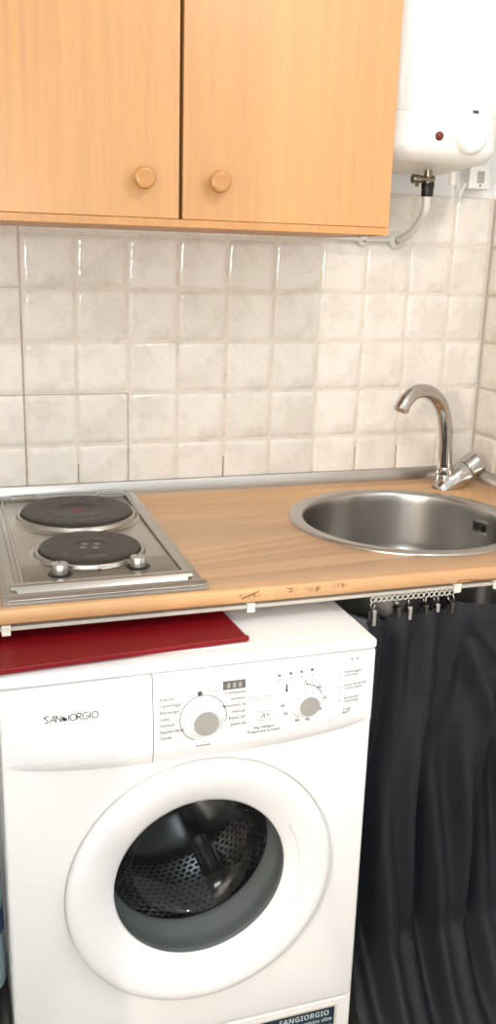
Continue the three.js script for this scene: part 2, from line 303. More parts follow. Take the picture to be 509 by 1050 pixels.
    [['40', 0.023, 0.02], ['30', 0.033, 0.0], ['90', 0.004, -0.033], ['60', -0.014, -0.032], ['50', -0.034, -0.018], ['45', -0.039, -0.004], ['20', 0.024, -0.018]].forEach(([s, a, b]) => txt(s, dx + a, dy + b, 26, 'center', '#1c1b1a', 'bold '));
    g.fillStyle = '#262422'; g.fillRect(X(0.4355), Y(0.792), 10, 44); g.beginPath(); g.arc(X(0.4355) + 5, Y(0.7815), 9, 0, 7); g.fill(); txt('°C', 0.441, 0.785, 24);
    // four symbols with dots, and the marks beside the round buttons
    [0.4245, 0.4435, 0.462, 0.480].forEach((x, i) => { const y = 0.8075 + i * 0.001; g.fillStyle = '#6a6762'; g.beginPath(); g.arc(X(x), Y(y), 9 + (i % 2) * 2, Math.PI, 0); g.fill(); g.fillRect(X(x) - 12, Y(y), 24, 8); g.beginPath(); g.arc(X(x), Y(y - 0.0085), 5, 0, 7); g.fill(); });
    [['Prelavaggio', 'intensivo'], ['Extra risciacquo', 'e stiro facile'], ['Esclusione', 'centrifuga'], []].forEach((L, i) => { const y = 0.797 - i * 0.0225; g.fillStyle = '#55524d'; g.beginPath(); g.arc(X(0.5295), Y(y - 0.001), 5, 0, 7); g.fill(); L.forEach((s, k) => txt(s, 0.537, y - k * 0.0058, 22, 'left', '#1c1b1a', 'bold ')); if (!L.length) { g.strokeStyle = '#262422'; g.lineWidth = 4; g.strokeRect(X(0.537), Y(y + 0.005), 46, 26); g.beginPath(); g.moveTo(X(0.536), Y(y - 0.003)); g.lineTo(X(0.552), Y(y + 0.007)); g.stroke(); } });
    g.fillStyle = '#8a8781'; g.fillRect(X(0.548), Y(0.8215), 16, 14); g.fillRect(X(0.558), Y(0.8215), 16, 14);
  }) });
  const drawerMat = phy({ roughness: 0.3, clearcoat: 0.3, clearcoatRoughness: 0.2, map: canvasTex(880, 620, (g, w, h) => {
    g.fillStyle = '#f0f0f0'; g.fillRect(0, 0, w, h);
    const y0 = (0.83 - 0.7765) * S, x0 = (0.0615 - 0.002) * S, L = 0.087 * S; g.fillStyle = '#2a2a2a'; g.strokeStyle = '#2a2a2a'; g.lineWidth = 5; g.lineJoin = 'round';
    // geometric capitals
    const H = 40, cw = L / 10.2; let x = x0;
    const line = (...p) => { g.beginPath(); g.moveTo(x + p[0] * cw, y0 - p[1] * H); for (let i = 2; i < p.length; i += 2) g.lineTo(x + p[i] * cw, y0 - p[i + 1] * H); g.stroke(); };
    const O = () => { g.beginPath(); g.ellipse(x + 0.5 * cw, y0 - 0.5 * H, 0.48 * cw * 1.1, 0.5 * H, 0, 0, 7); g.stroke(); };
    line(0.8, 1, 0.35, 1, 0.15, 0.8, 0.7, 0.3, 0.6, 0, 0.1, 0); g.beginPath(); g.arc(x + 0.15 * cw, y0 - 0.8 * H, 6, 0, 7); g.fill(); x += cw * 0.95;
    line(0.02, 0, 0.75, 1, 0.9, 0); line(0.35, 0.33, 0.85, 0.33); x += cw * 1.1; line(0, 0, 0, 1, 0.85, 0, 0.85, 1); x += cw * 0.95;
    g.beginPath(); g.arc(x + 0.5 * cw, y0 - 0.42 * H, 0.4 * H, 0.2, 4.2); g.fill(); x += cw; line(0.2, 0, 0.2, 1); x += cw * 0.45; O(); x += cw * 1.15;
    line(0, 0, 0, 1, 0.6, 1, 0.75, 0.75, 0.6, 0.5, 0.1, 0.5, 0.85, 0); x += cw * 1.0; g.beginPath(); g.ellipse(x + 0.5 * cw, y0 - 0.5 * H, 0.52 * cw, 0.5 * H, 0, 0.1, 5.4); g.stroke(); line(0.5, 0.45, 1, 0.45); x += cw * 1.25;
    line(0, 0, 0, 1); x += cw * 0.35; O();
  }) });
  const dr = mesh('soap_drawer', fascia(0.002, 0.2215), drawerMat, t); dr.userData.label = 'white soap drawer front with black lettering';
  const cp = mesh('control_panel', fascia(0.223, MW - 0.002), panelMat, t); cp.userData.label = 'white control panel with printed programme names';
  // display
  {
    const z = pz(0.35, 0.802), g = bx(0.332, 0.3685, 0.7945, 0.8085, z - 0.006, z + 0.0012); const d = mesh('display', g, std({ color: 0x6b6864, roughness: 0.35 }), cp); d.userData.label = 'grey digit display';
    const q = new THREE.PlaneGeometry(0.0345, 0.0125); q.translate(0.35025, 0.8015, z + 0.0014);
    mesh('digits', q, std({ roughness: 0.3, map: canvasTex(276, 100, (c, w, h) => { c.fillStyle = '#6b6864'; c.fillRect(0, 0, w, h); c.fillStyle = '#c4c2bb'; c.font = 'bold 84px monospace'; c.textAlign = 'center'; [0.24, 0.51, 0.78].forEach((a) => c.fillText('8', w * a, 80)); }) }), d);
  }
  const dial = (x, y, r, cap) => {
    const z = pz(x, y) - 0.001, k = lathe([[r * 1.62, 0], [r * 1.62, 0.002], [r * 1.5, 0.0035], [r * 1.16, 0.005], [r * 1.03, 0.016], [r * 1.0, 0.018], [r * 0.97, 0.0185]], 48); k.rotateX(Math.PI / 2); k.translate(x, y, z);
    const m = mesh('dial', creased(k, 0.5), white, cp); const c = lathe([[0, 0.0192], [r * 0.93, 0.0192], [r * 0.97, 0.0186], [r * 0.97, 0.016]], 48); c.rotateX(Math.PI / 2); c.translate(x, y, z); mesh('cap', c, cap, m).userData.label = 'grey round cap';
    const p = bx(-0.0008, 0.0008, r * 1.05, r * 1.5, 0.0034, 0.0048); p.rotateZ(x > 0.4 ? 0.15 : 0.35); p.translate(x, y, z); mesh('pointer', p, greyPlastic, m);
  };
  dial(0.3005, 0.7535, 0.0205, greyPlastic); dial(0.4695, 0.7585, 0.0172, greyPlastic);
  for (const [x, y, r] of [[0.3935, 0.794, 0.0085], [0.511, 0.7985, 0.0085], [0.5135, 0.776, 0.0085], [0.516, 0.753, 0.009], [0.519, 0.728, 0.0098]]) {
    const g = lathe([[r, -0.003], [r, 0.0018], [r * 0.9, 0.0026], [r * 0.75, 0.0022], [0, 0.002]], 28); g.rotateX(Math.PI / 2); g.translate(x, y, pz(x, y)); mesh('button', g, white, cp);
  }
  // door: ring, grip, glass bowl
  const lz = (pts, seg = 96) => { const g = lathe(pts, seg); g.rotateX(Math.PI / 2); g.translate(DX, DY, MZ); return g; };
  const ring = mesh('door_ring', lz([[0.2205, -0.002], [0.2226, 0.002], [0.2226, 0.009], [0.2215, 0.0135], [0.2185, 0.0170], [0.213, 0.0192], [0.206, 0.0200], [0.198, 0.0192], [0.186, 0.0165], [0.174, 0.0125], [0.162, 0.0070], [0.1525, 0.0015], [0.149, -0.001], [0.1455, -0.004], [0.1445, -0.008], [0.1465, -0.012]]), white, t);
  mesh('door_gasket_line', lz([[0.2226, -0.0005], [0.2245, 0.0002], [0.2245, 0.001], [0.2226, 0.0018]]), std({ color: 0xb4b1aa, roughness: 0.6 }), ring);
  {
    const g = new THREE.TorusGeometry(0.1735, 0.0075, 10, 40, 0.95); g.rotateZ(-0.42); g.scale(1, 1, 0.8); g.translate(DX, DY, MZ + 0.0085); mesh('grip', g, white, ring);
  }
  mesh('door_glass', lz([[0.1455, -0.006], [0.1435, -0.0075], [0.139, -0.02], [0.132, -0.05], [0.122, -0.075], [0.104, -0.092], [0.075, -0.102], [0.04, -0.106], [0, -0.107]]), glass, t).userData.label = 'clear bowl-shaped porthole glass';
  mesh('gasket', lz([[0.172, -0.018], [0.152, -0.012], [0.1475, -0.0135], [0.1465, -0.02], [0.149, -0.03], [0.152, -0.045], [0.1505, -0.055], [0.147, -0.066], [0.1435, -0.078], [0.1425, -0.086], [0.145, -0.091], [0.152, -0.093], [0.17, -0.09]]), rubber, t).userData.label = 'grey rubber gasket';
  const holeBump = (() => { const n = 1024, d = (u, v) => { const a = u * 80, b = v * 70, row = Math.floor(b), fx = (a + (row % 2) * 0.5) % 1 - 0.5, fy = b - row - 0.5; return 1 - sstep(0.2, 0.32, Math.hypot(fx, fy)); }; return { col: dataTex(n, 1024, (u, v) => { const k = d(u, v); const c = 250 - 225 * k; return [c, c, c]; }), b: grey(n, 1024, (u, v) => 1 - d(u, v)) }; })();
  const drumMat = phy({ color: 0xa9a9ab, metalness: 1, roughness: 0.25, map: holeBump.col, bumpMap: holeBump.b, bumpScale: 0.0015 });
  const drumPlain = phy({ color: 0xa9a9ab, metalness: 1, roughness: 0.25 });
  const drum = mesh('drum', lz([[0.152, -0.098], [0.168, -0.100], [0.176, -0.106], [0.179, -0.12], [0.179, -0.30], [0.17, -0.315]], 96), drumMat, t);
  mesh('drum_back', lz([[0.172, -0.312], [0.15, -0.319], [0.135, -0.312], [0.10, -0.318], [0.08, -0.306], [0.03, -0.298], [0, -0.296]]), drumPlain, drum);
  for (let k = 0; k < 3; k++) { const g = bx(-0.02, 0.02, -0.178, -0.135, -0.29, -0.13, 0.018, 4); g.rotateZ(0.5 + k * Math.PI * 2 / 3); g.translate(DX, DY, MZ); mesh('paddle', g, drumPlain, drum); }
}
// red board lying on the machine
{
  const t = thing('serving_board', 'dark red glossy board lying flat on top of the washing machine', 'board', [0.387, 0.8502, 0.722]);
  mesh('board', bx(-0.42, 0, 0, 0.008, -0.30, 0, 0.003, 3), redMat, t);
  mesh('rim', bx(-0.42, 0.0005, 0.0015, 0.0105, -0.006, 0.002, 0.003, 3), redMat, t);
  t.rotation.y = 0.065;
}

// ---------------------------------------------------------------- hob
{
  const t = thing('electric_hob', 'stainless steel two-plate electric hob set into the countertop', 'hob', [0, CY, 0]);
  const x0 = 0.016, x1 = 0.343, z0 = 0.020, z1 = 0.6425;
  const plate = (X0, X1, Z0, Z1, r, y0, h, bv) => { const g = new THREE.ExtrudeGeometry(rrect(X0 + bv, X1 - bv, Z0 + bv, Z1 - bv, r), { depth: h - bv, bevelEnabled: true, bevelSize: bv, bevelThickness: bv, bevelSegments: 3, curveSegments: 8 }); g.rotateX(Math.PI / 2); g.translate(0, y0 + h + 0.0004, 0); return uvm(creased(g, 0.6)); };
  const frameG = (X0, X1, Z0, Z1, r, w, y0, h, bv) => { const s = rrect(X0 + bv, X1 - bv, Z0 + bv, Z1 - bv, r), p = rrect(X0 + w - bv, X1 - w + bv, Z0 + w - bv, Z1 - w + bv, r); s.holes.push(new THREE.Path(p.getPoints(8).reverse())); const g = new THREE.ExtrudeGeometry(s, { depth: Math.max(h - 2 * bv, 0.0002), bevelEnabled: true, bevelSize: bv, bevelThickness: bv, bevelSegments: 3, curveSegments: 8 }); g.rotateX(Math.PI / 2); g.translate(0, y0 + h - bv, 0); return uvm(creased(g, 0.6)); };
  mesh('plate', plate(x0, x1, z0, z1, 0.006, 0, 0.0032, 0.0012), steel, t);
  mesh('rim', frameG(x0 + 0.002, x1 - 0.002, z0 + 0.002, z1 - 0.002, 0.008, 0.024, 0.0005, 0.0085, 0.0028), steel, t);
  mesh('ridge', frameG(x0 + 0.034, x1 - 0.020, z0 + 0.020, z1 - 0.045, 0.010, 0.006, 0.003, 0.0055, 0.0022), steel, t);
  const panel = mesh('control_panel', plate(x0 + 0.042, x1 - 0.028, 0.478, 0.586, 0.006, 0.0025, 0.0035, 0.0012), steelDark, t);
  const wedge = (a, b, pts) => { const g = new THREE.ExtrudeGeometry(new THREE.Shape(pts.map((q) => new THREE.Vector2(...q))), { depth: b - a, bevelEnabled: false }); g.rotateY(-Math.PI / 2); g.translate(b, 0, 0); return uvm(creased(g, 0.3)); };
  mesh('front_bar', wedge(x0 + 0.016, x1 - 0.016, [[0.578, 0.002], [0.604, 0.002], [0.604, 0.0035], [0.603, 0.005], [0.594, 0.0135], [0.592, 0.0142], [0.584, 0.0142], [0.578, 0.0135]]), steel, t);
  mesh('front_lip', wedge(x0 + 0.001, x1 - 0.001, [[0.618, 0.003], [0.6445, 0.0005], [0.6445, 0.002], [0.634, 0.0098], [0.631, 0.0104], [0.618, 0.0102]]), steel, t);
  for (const [a, b] of [[0.072, 0.132], [0.258, 0.318]]) mesh('lid_hinge', plain([bx(a, b, 0.006, 0.0125, 0.022, 0.034, 0.002), bx(a + 0.004, b - 0.004, 0.0125, 0.0145, 0.026, 0.032, 0.0009)]), chrome, t);
  for (const [x, z, r, dot] of [[0.1927, 0.1838, 0.1117, 1], [0.1824, 0.4268, 0.090, 0]]) {
    const at = (g, y = 0) => { g.translate(x, y, z); return g; };
    const ringM = mesh('spill_ring', at(lathe([[r + 0.020, 0.003], [r + 0.018, 0.0055], [r + 0.012, 0.0065], [r + 0.0085, 0.0065], [r + 0.0075, 0.013], [r + 0.005, 0.0155], [r + 0.001, 0.0150], [r, 0.013], [r - 0.004, 0.012]], 72)), steel, t);
    const b = mesh('burner', creased(at(lathe([[r - 0.0015, 0.011], [r - 0.001, 0.0185], [r - 0.004, 0.0205], [r * 0.9, 0.0209], [r * 0.885, 0.0203], [r * 0.87, 0.0209], [r * 0.62, 0.0207], [r * 0.605, 0.0200], [r * 0.59, 0.0206], [r * 0.34, 0.0205], [r * 0.32, 0.0188], [0, 0.0186]], 72)), 0.7), castIron, t);
    if (dot) { const g = lathe([[0, 0.0189], [0.0135, 0.0189], [0.014, 0.0187]], 32); mesh('centre_dot', at(g), std({ roughness: 0.6, color: 0x7a3334, bumpMap: noiseBump, bumpScale: 0.0004 }), b).userData.label = 'worn red centre dot'; }
    else for (let k = 0; k < 4; k++) { const g = new THREE.CylinderGeometry(0.006, 0.006, 0.0006, 14); g.translate(x + 0.016 * Math.cos(k * 1.57 + 2.6), 0.0187, z + 0.014 * Math.sin(k * 1.57 + 2.6)); mesh('boss', g, steelDark, b); }
  }
  for (const [x, z] of [[0.1165, 0.533], [0.2495, 0.5255]]) {
    const g = lathe([[0.0205, 0.006], [0.0205, 0.0085], [0.019, 0.0095], [0, 0.0095]], 32); g.translate(x, 0, z); const b = mesh('knob_base', creased(g, 0.6), blackPlastic, t);
    const k = lathe([[0.0138, 0.009], [0.0138, 0.0250], [0.0132, 0.0260], [0, 0.0262]], 32); k.translate(x, 0, z); mesh('knob', creased(k, 0.6), alu, t);
    mesh('marker', bx(x - 0.001, x + 0.001, 0.0262, 0.0266, z - 0.011, z - 0.002), blackPlastic, b);
  }
  { const g = lathe([[0.0042, 0.0055], [0.0042, 0.0072], [0.003, 0.0085], [0, 0.009]], 16); g.translate(0.1835, 0, 0.528); mesh('indicator_lamp', g, phy({ color: 0x5a1512, roughness: 0.25 }), t); }
}

// ---------------------------------------------------------------- sink and tap
{
  const t = thing('round_sink', 'round brushed steel sink sunk into the countertop', 'sink', [SK.x, CY, SK.z]);
  mesh('basin', lathe([[0.2468, 0.0002], [0.2466, 0.0022], [0.2445, 0.0042], [0.239, 0.0052], [0.228, 0.0050], [0.2215, 0.0036], [0.2175, 0.0002], [0.2155, -0.006], [0.2145, -0.02], [0.2125, -0.12], [0.2085, -0.140], [0.199, -0.153], [0.18, -0.159], [0.05, -0.1635], [0.046, -0.166]], 128), steelSink, t);
  const d = mesh('drain', lathe([[0.050, -0.1632], [0.047, -0.162], [0.04, -0.1645], [0.036, -0.169], [0, -0.170]], 48), chrome, t);
  for (let k = 0; k < 6; k++) { const g = new THREE.CylinderGeometry(0.004, 0.004, 0.0008, 12); g.translate(0.02 * Math.cos(k * 1.047), -0.1688, 0.02 * Math.sin(k * 1.047)); mesh('drain_hole', g, blackPlastic, d); }
  // overflow grille on the right of the bowl
  const of = new THREE.Group(); of.name = 'overflow'; t.add(of); of.rotation.y = 0.18;
  mesh('plate', bx(0.2112, 0.2130, -0.056, -0.028, -0.024, 0.024, 0.0008), chrome, of);
  for (const [y, z] of [[-0.042, -0.011], [-0.042, 0.011]]) mesh('slot', bx(0.2104, 0.2113, y - 0.008, y + 0.008, z - 0.008, z + 0.008), blackPlastic, of);
}
{
  const t = thing('mixer_tap', 'chrome mixer tap with arched spout and slanting body in the corner behind the sink', 'tap', [1.085, CY, 0.107]);
  const ox = -1.085, oy = -CY, oz = -0.107;
  mesh('base', lathe([[0.0, 0], [0.0245, 0], [0.0245, 0.003], [0.0225, 0.006], [0.0215, 0.032], [0.019, 0.04], [0.0, 0.046]], 40), chrome, t);
  const a = [-0.008, -0.006, 0.0], b = [0.086, 0.063, 0.001], L = Math.hypot(b[0] - a[0], b[1] - a[1], b[2] - a[2]);
  const flat = (g) => { const p = g.attributes.position; for (let i = 0; i < p.count; i++) if (p.getY(i) < 0.0005) p.setY(i, 0.0005); g.computeVertexNormals(); return creased(g, 0.7); };  // cut level with the worktop
  mesh('body', flat(along(lathe([[0, -0.012], [0.022, -0.010], [0.0275, 0.0], [0.0300, 0.014], [0.0302, 0.04], [0.0302, 0.076], [0.0292, 0.078], [0.0275, 0.0782]], 48), a, b)), chrome, t);
  const lv = mesh('lever', along(lathe([[0.0265, 0.077], [0.0265, 0.0805], [0.0300, 0.081], [0.0305, 0.083], [0.0303, L - 0.004], [0.0290, L], [0.024, L + 0.001], [0.022, L - 0.002], [0, L - 0.003]], 48), a, b), chrome, t);
  { const g = new THREE.SphereGeometry(0.0035, 12, 8); g.translate(0.071, 0.034, 0.0275); mesh('grub_screw', g, blackPlastic, lv); }
  mesh('collar', lathe([[0.0205, 0.036], [0.0205, 0.05], [0.019, 0.053], [0.0165, 0.054]], 36).translate(-0.003, 0, 0), chrome, t);
  const pts = [[1.082, 0.955, 0.107], [1.079, 1.0, 0.107], [1.075, 1.045, 0.109], [1.064, 1.088, 0.114], [1.044, 1.122, 0.124], [1.014, 1.146, 0.138], [0.978, 1.157, 0.156], [0.945, 1.154, 0.172], [0.923, 1.140, 0.182], [0.914, 1.128, 0.186]].map(([x, y, z]) => [x + ox, y + oy, z + oz]);
  mesh('spout', tube(pts, 0.0165, 72, 24, false), chrome, t);
  mesh('aerator', along(lathe([[0.0167, -0.002], [0.0172, 0.002], [0.0172, 0.009], [0.0155, 0.011], [0.0125, 0.010], [0, 0.007]], 32), pts[9], [pts[9][0] - 0.006, pts[9][1] - 0.012, pts[9][2] + 0.003]), chrome, t);
}

// ---------------------------------------------------------------- wall cabinet
{
  const CX0 = -0.045, CX1 = 0.7825, y0 = 1.4845, y1 = 2.16, zf = 0.322, yd = 1.4985, gapX = 0.3705;
  const t = thing('wall_cabinet', 'beech veneer wall cabinet with two doors above the tiled wall', 'cabinet', [0, 0, 0]);
  mesh('carcass', plain([bx(CX0, CX0 + 0.018, y0, y1, 0.001, zf - 0.019), bx(CX1 - 0.018, CX1, y0, y1, 0.001, zf - 0.019), bx(CX0 + 0.018, CX1 - 0.018, y1 - 0.018, y1, 0.001, zf - 0.019), bx(CX0 + 0.018, CX1 - 0.018, y0 + 0.02, y1 - 0.018, 0.001, 0.008)]), doorMat, t);
  mesh('bottom_board', bx(CX0, CX1, y0, yd - 0.0004, 0.001, zf, 0.001), lipMat, t);
  for (const [a, b, kx, n] of [[CX0, gapX - 0.0032, 0.3005, 'left'], [gapX + 0.0032, CX1, 0.4365, 'right']]) {
    const g = bx(a, b, yd, y1, zf - 0.018, zf, 0.002); uvm(g, 1, 1, n === 'left' ? 0.31 : 1.47, 0.2);
    const d = mesh('door', g, doorMat, t);
    const k = lathe([[0.0095, 0], [0.009, 0.006], [0.0085, 0.010], [0.0125, 0.014], [0.0175, 0.0175], [0.0192, 0.0215], [0.0186, 0.0255], [0.0160, 0.0282], [0.0125, 0.0290], [0.011, 0.0284], [0, 0.0278]], 40); k.rotateX(Math.PI / 2); k.translate(kx, 1.5635, zf); mesh('knob', k, knobWood, d);
  }
}

// ---------------------------------------------------------------- water heater, its pipes and switch
{
  const t = thing('water_heater', 'small white electric water heater hung beside the wall cabinet', 'water heater', [0, 0, 0]);
  const x0 = 0.805, x1 = 1.062, zf = 0.255;
  { const g = new THREE.ExtrudeGeometry(rrect(x0 + 0.002, x1 - 0.002, 0.022, zf - 0.002, 0.036), { depth: 0.292, bevelEnabled: true, bevelSize: 0.002, bevelThickness: 0.002, bevelSegments: 2, curveSegments: 10 }); g.rotateX(Math.PI / 2); g.translate(0, 2.016, 0); mesh('tank_cover', uvm(creased(g, 0.6)), heaterWhite, t); }
  // lower cover, rounded underneath
  {
    const g = bx(x0 + 0.0015, x1 - 0.0015, 1.622, 1.780, 0.0215, zf - 0.0015, 0.04, 8); const p = g.attributes.position;
    for (let i = 0; i < p.count; i++) { const y = p.getY(i), z = p.getZ(i); if (y < 1.67) p.setY(i, 1.67 + (y - 1.67) * (1 - 0.25 * clamp((z - 0.02) / 0.235))); }
    g.computeVertexNormals(); mesh('lower_cover', g, heaterWhite, t);
  }
  mesh('bracket', bx(0.86, 1.0, 1.80, 1.95, -0.007, 0.022), heaterWhite, t);
  const disc = (x, y, z, pts, seg = 40) => { const g = lathe(pts, seg); g.rotateX(Math.PI / 2); g.translate(x, y, z); return g; };
  const d = mesh('thermostat_dial', disc(0.985, 1.684, zf - 0.002, [[0.036, 0], [0.035, 0.006], [0.031, 0.011], [0.028, 0.0125], [0.0265, 0.0115], [0, 0.010]]), heaterWhite, t);
  mesh('pointer', bx(0.9835, 0.9865, 1.690, 1.706, zf + 0.008, zf + 0.0105), heaterWhite, d);
  mesh('indicator_lamp', disc(0.914, 1.679, zf - 0.002, [[0.0085, 0], [0.0085, 0.004], [0.006, 0.007], [0, 0.0082]], 24), phy({ color: 0x6e2b20, roughness: 0.2 }), t).userData.label = 'brownish red indicator lamp';
  mesh('emblem', bx(0.985, 0.998, 1.7255, 1.7315, zf - 0.0005, zf + 0.001, 0.0006), std({ color: 0x3d4560, roughness: 0.4 }), t);
  // safety valve and nut
  const v = mesh('safety_valve', plain([along(lathe([[0, 0], [0.0095, 0], [0.0095, 0.016], [0.0075, 0.017], [0.0075, 0.030], [0.009, 0.031], [0.009, 0.05], [0, 0.05]], 20), [0.932, 1.609, 0.12], [1.0, 1.609, 0.12]), along(lathe([[0.0085, 0], [0.0085, 0.032]], 20), [0.969, 1.598, 0.12], [0.969, 1.7, 0.12]), along(lathe([[0, 0], [0.004, 0], [0.004, 0.01]], 12), [0.944, 1.594, 0.12], [0.944, 1.7, 0.12])]), phy({ color: 0x8c8778, metalness: 1, roughness: 0.3 }), t);
  mesh('nut', along(lathe([[0.009, 0], [0.0135, 0.001], [0.0135, 0.016], [0.0125, 0.0165], [0.0145, 0.017], [0.0145, 0.027], [0.009, 0.028]], 8), [0.97, 1.574, 0.12], [0.969, 1.7, 0.12]), blackPlastic, v);
  // second connection
  mesh('outlet_stub', along(lathe([[0.008, 0], [0.008, 0.03], [0.006, 0.03]], 18), [1.03, 1.60, 0.12], [1.03, 1.7, 0.12]), heaterWhite, t);
}
{
  const t = thing('water_hose', 'white bent water hose from the heater valve down to the wall rosette', 'hose', [0, 0, 0]);
  const hw = phy({ color: 0xe4e1d8, roughness: 0.35 });
  mesh('hose', tube([[0.97, 1.578, 0.119], [0.972, 1.556, 0.116], [0.974, 1.535, 0.100], [0.973, 1.512, 0.075], [0.968, 1.494, 0.045], [0.963, 1.485, 0.018]], 0.0085, 48, 14, false), hw, t);
  const r = lathe([[0.0085, 0.012], [0.0125, 0.011], [0.0195, 0.006], [0.021, 0.001], [0.021, 0]], 32); r.rotateX(Math.PI / 2); r.translate(0.963, 1.484, 0.0005); mesh('rosette', r, hw, t);
}
{
  const t = thing('wall_conduit', 'thin white conduit running along the tiles under the wall cabinet', 'conduit', [0, 0, 0]);
  const hw = std({ color: 0xdedad0, roughness: 0.45 });
  mesh('pipe', tube([[0.944, 1.4845, 0.006], [0.9, 1.4835, 0.006], [0.86, 1.484, 0.006], [0.80, 1.4855, 0.006], [0.70, 1.487, 0.006]], 0.0048, 24, 10), hw, t);
  const g = lathe([[0.005, 0.011], [0.012, 0.010], [0.0145, 0.004], [0.0145, 0]], 24); g.rotateX(Math.PI / 2); g.translate(0.879, 1.4815, 0.0005); mesh('clip', g, hw, t);
}
{
  const t = thing('switch_box', 'white surface switch box with grey rocker under the water heater', 'switch', [0, 0, 0]);
  mesh('box', bx(1.122, 1.178, 1.603, 1.654, -0.0075, 0.036, 0.004, 3), heaterWhite, t);
  mesh('rocker', bx(1.142, 1.160, 1.616, 1.642, 0.034, 0.039, 0.002), std({ color: 0xaeaca4, roughness: 0.4 }), t);
  const s = lathe([[0.0022, 0], [0.0022, 0.001], [0, 0.0012]], 12); s.rotateX(Math.PI / 2); s.translate(1.151, 1.6105, 0.036); mesh('screw', s, blackPlastic, t);
}
{
  const t = thing('heater_cable', 'white looped power cable from heater to switch box', 'cable', [0, 0, 0]);
  mesh('cable', tube([[1.048, 1.617, 0.10], [1.056, 1.608, 0.09], [1.070, 1.594, 0.07], [1.088, 1.577, 0.045], [1.104, 1.580, 0.026], [1.113, 1.598, 0.02], [1.122, 1.612, 0.02]], 0.0042, 48, 10), heaterWhite, t);
}

// ---------------------------------------------------------------- curtain under the sink
const clipX = [0.6395, 0.687, 0.709, 0.741, 0.764, 0.794];
{
  const t = thing('curtain_rail', 'thin white metal curtain rail fixed under the counter edge', 'rail', [0, 0, 0]);
  const rm = phy({ color: 0xb9b5ab, roughness: 0.4 });
  mesh('track', bx(XL + 0.001, XR - 0.001, 0.8750, 0.8820, 0.634, 0.648, 0.002), rm, t);
  for (const x of [0.02, 0.4135, 0.803, 0.884]) mesh('bracket', plain([bx(x - 0.007, x + 0.007, 0.869, 0.885, 0.647, 0.6525, 0.002), bx(x - 0.007, x + 0.007, 0.8825, 0.8863, 0.62, 0.6545, 0.001)]), std({ color: 0xe2dccf, roughness: 0.5 }), t);
  for (let k = 0; k < 16; k++) { const g = new THREE.TorusGeometry(0.0046, 0.0014, 8, 16); g.translate(0.64 + k * 0.0104, 0.8685, 0.645); mesh('glider', g, rm, t); }
}
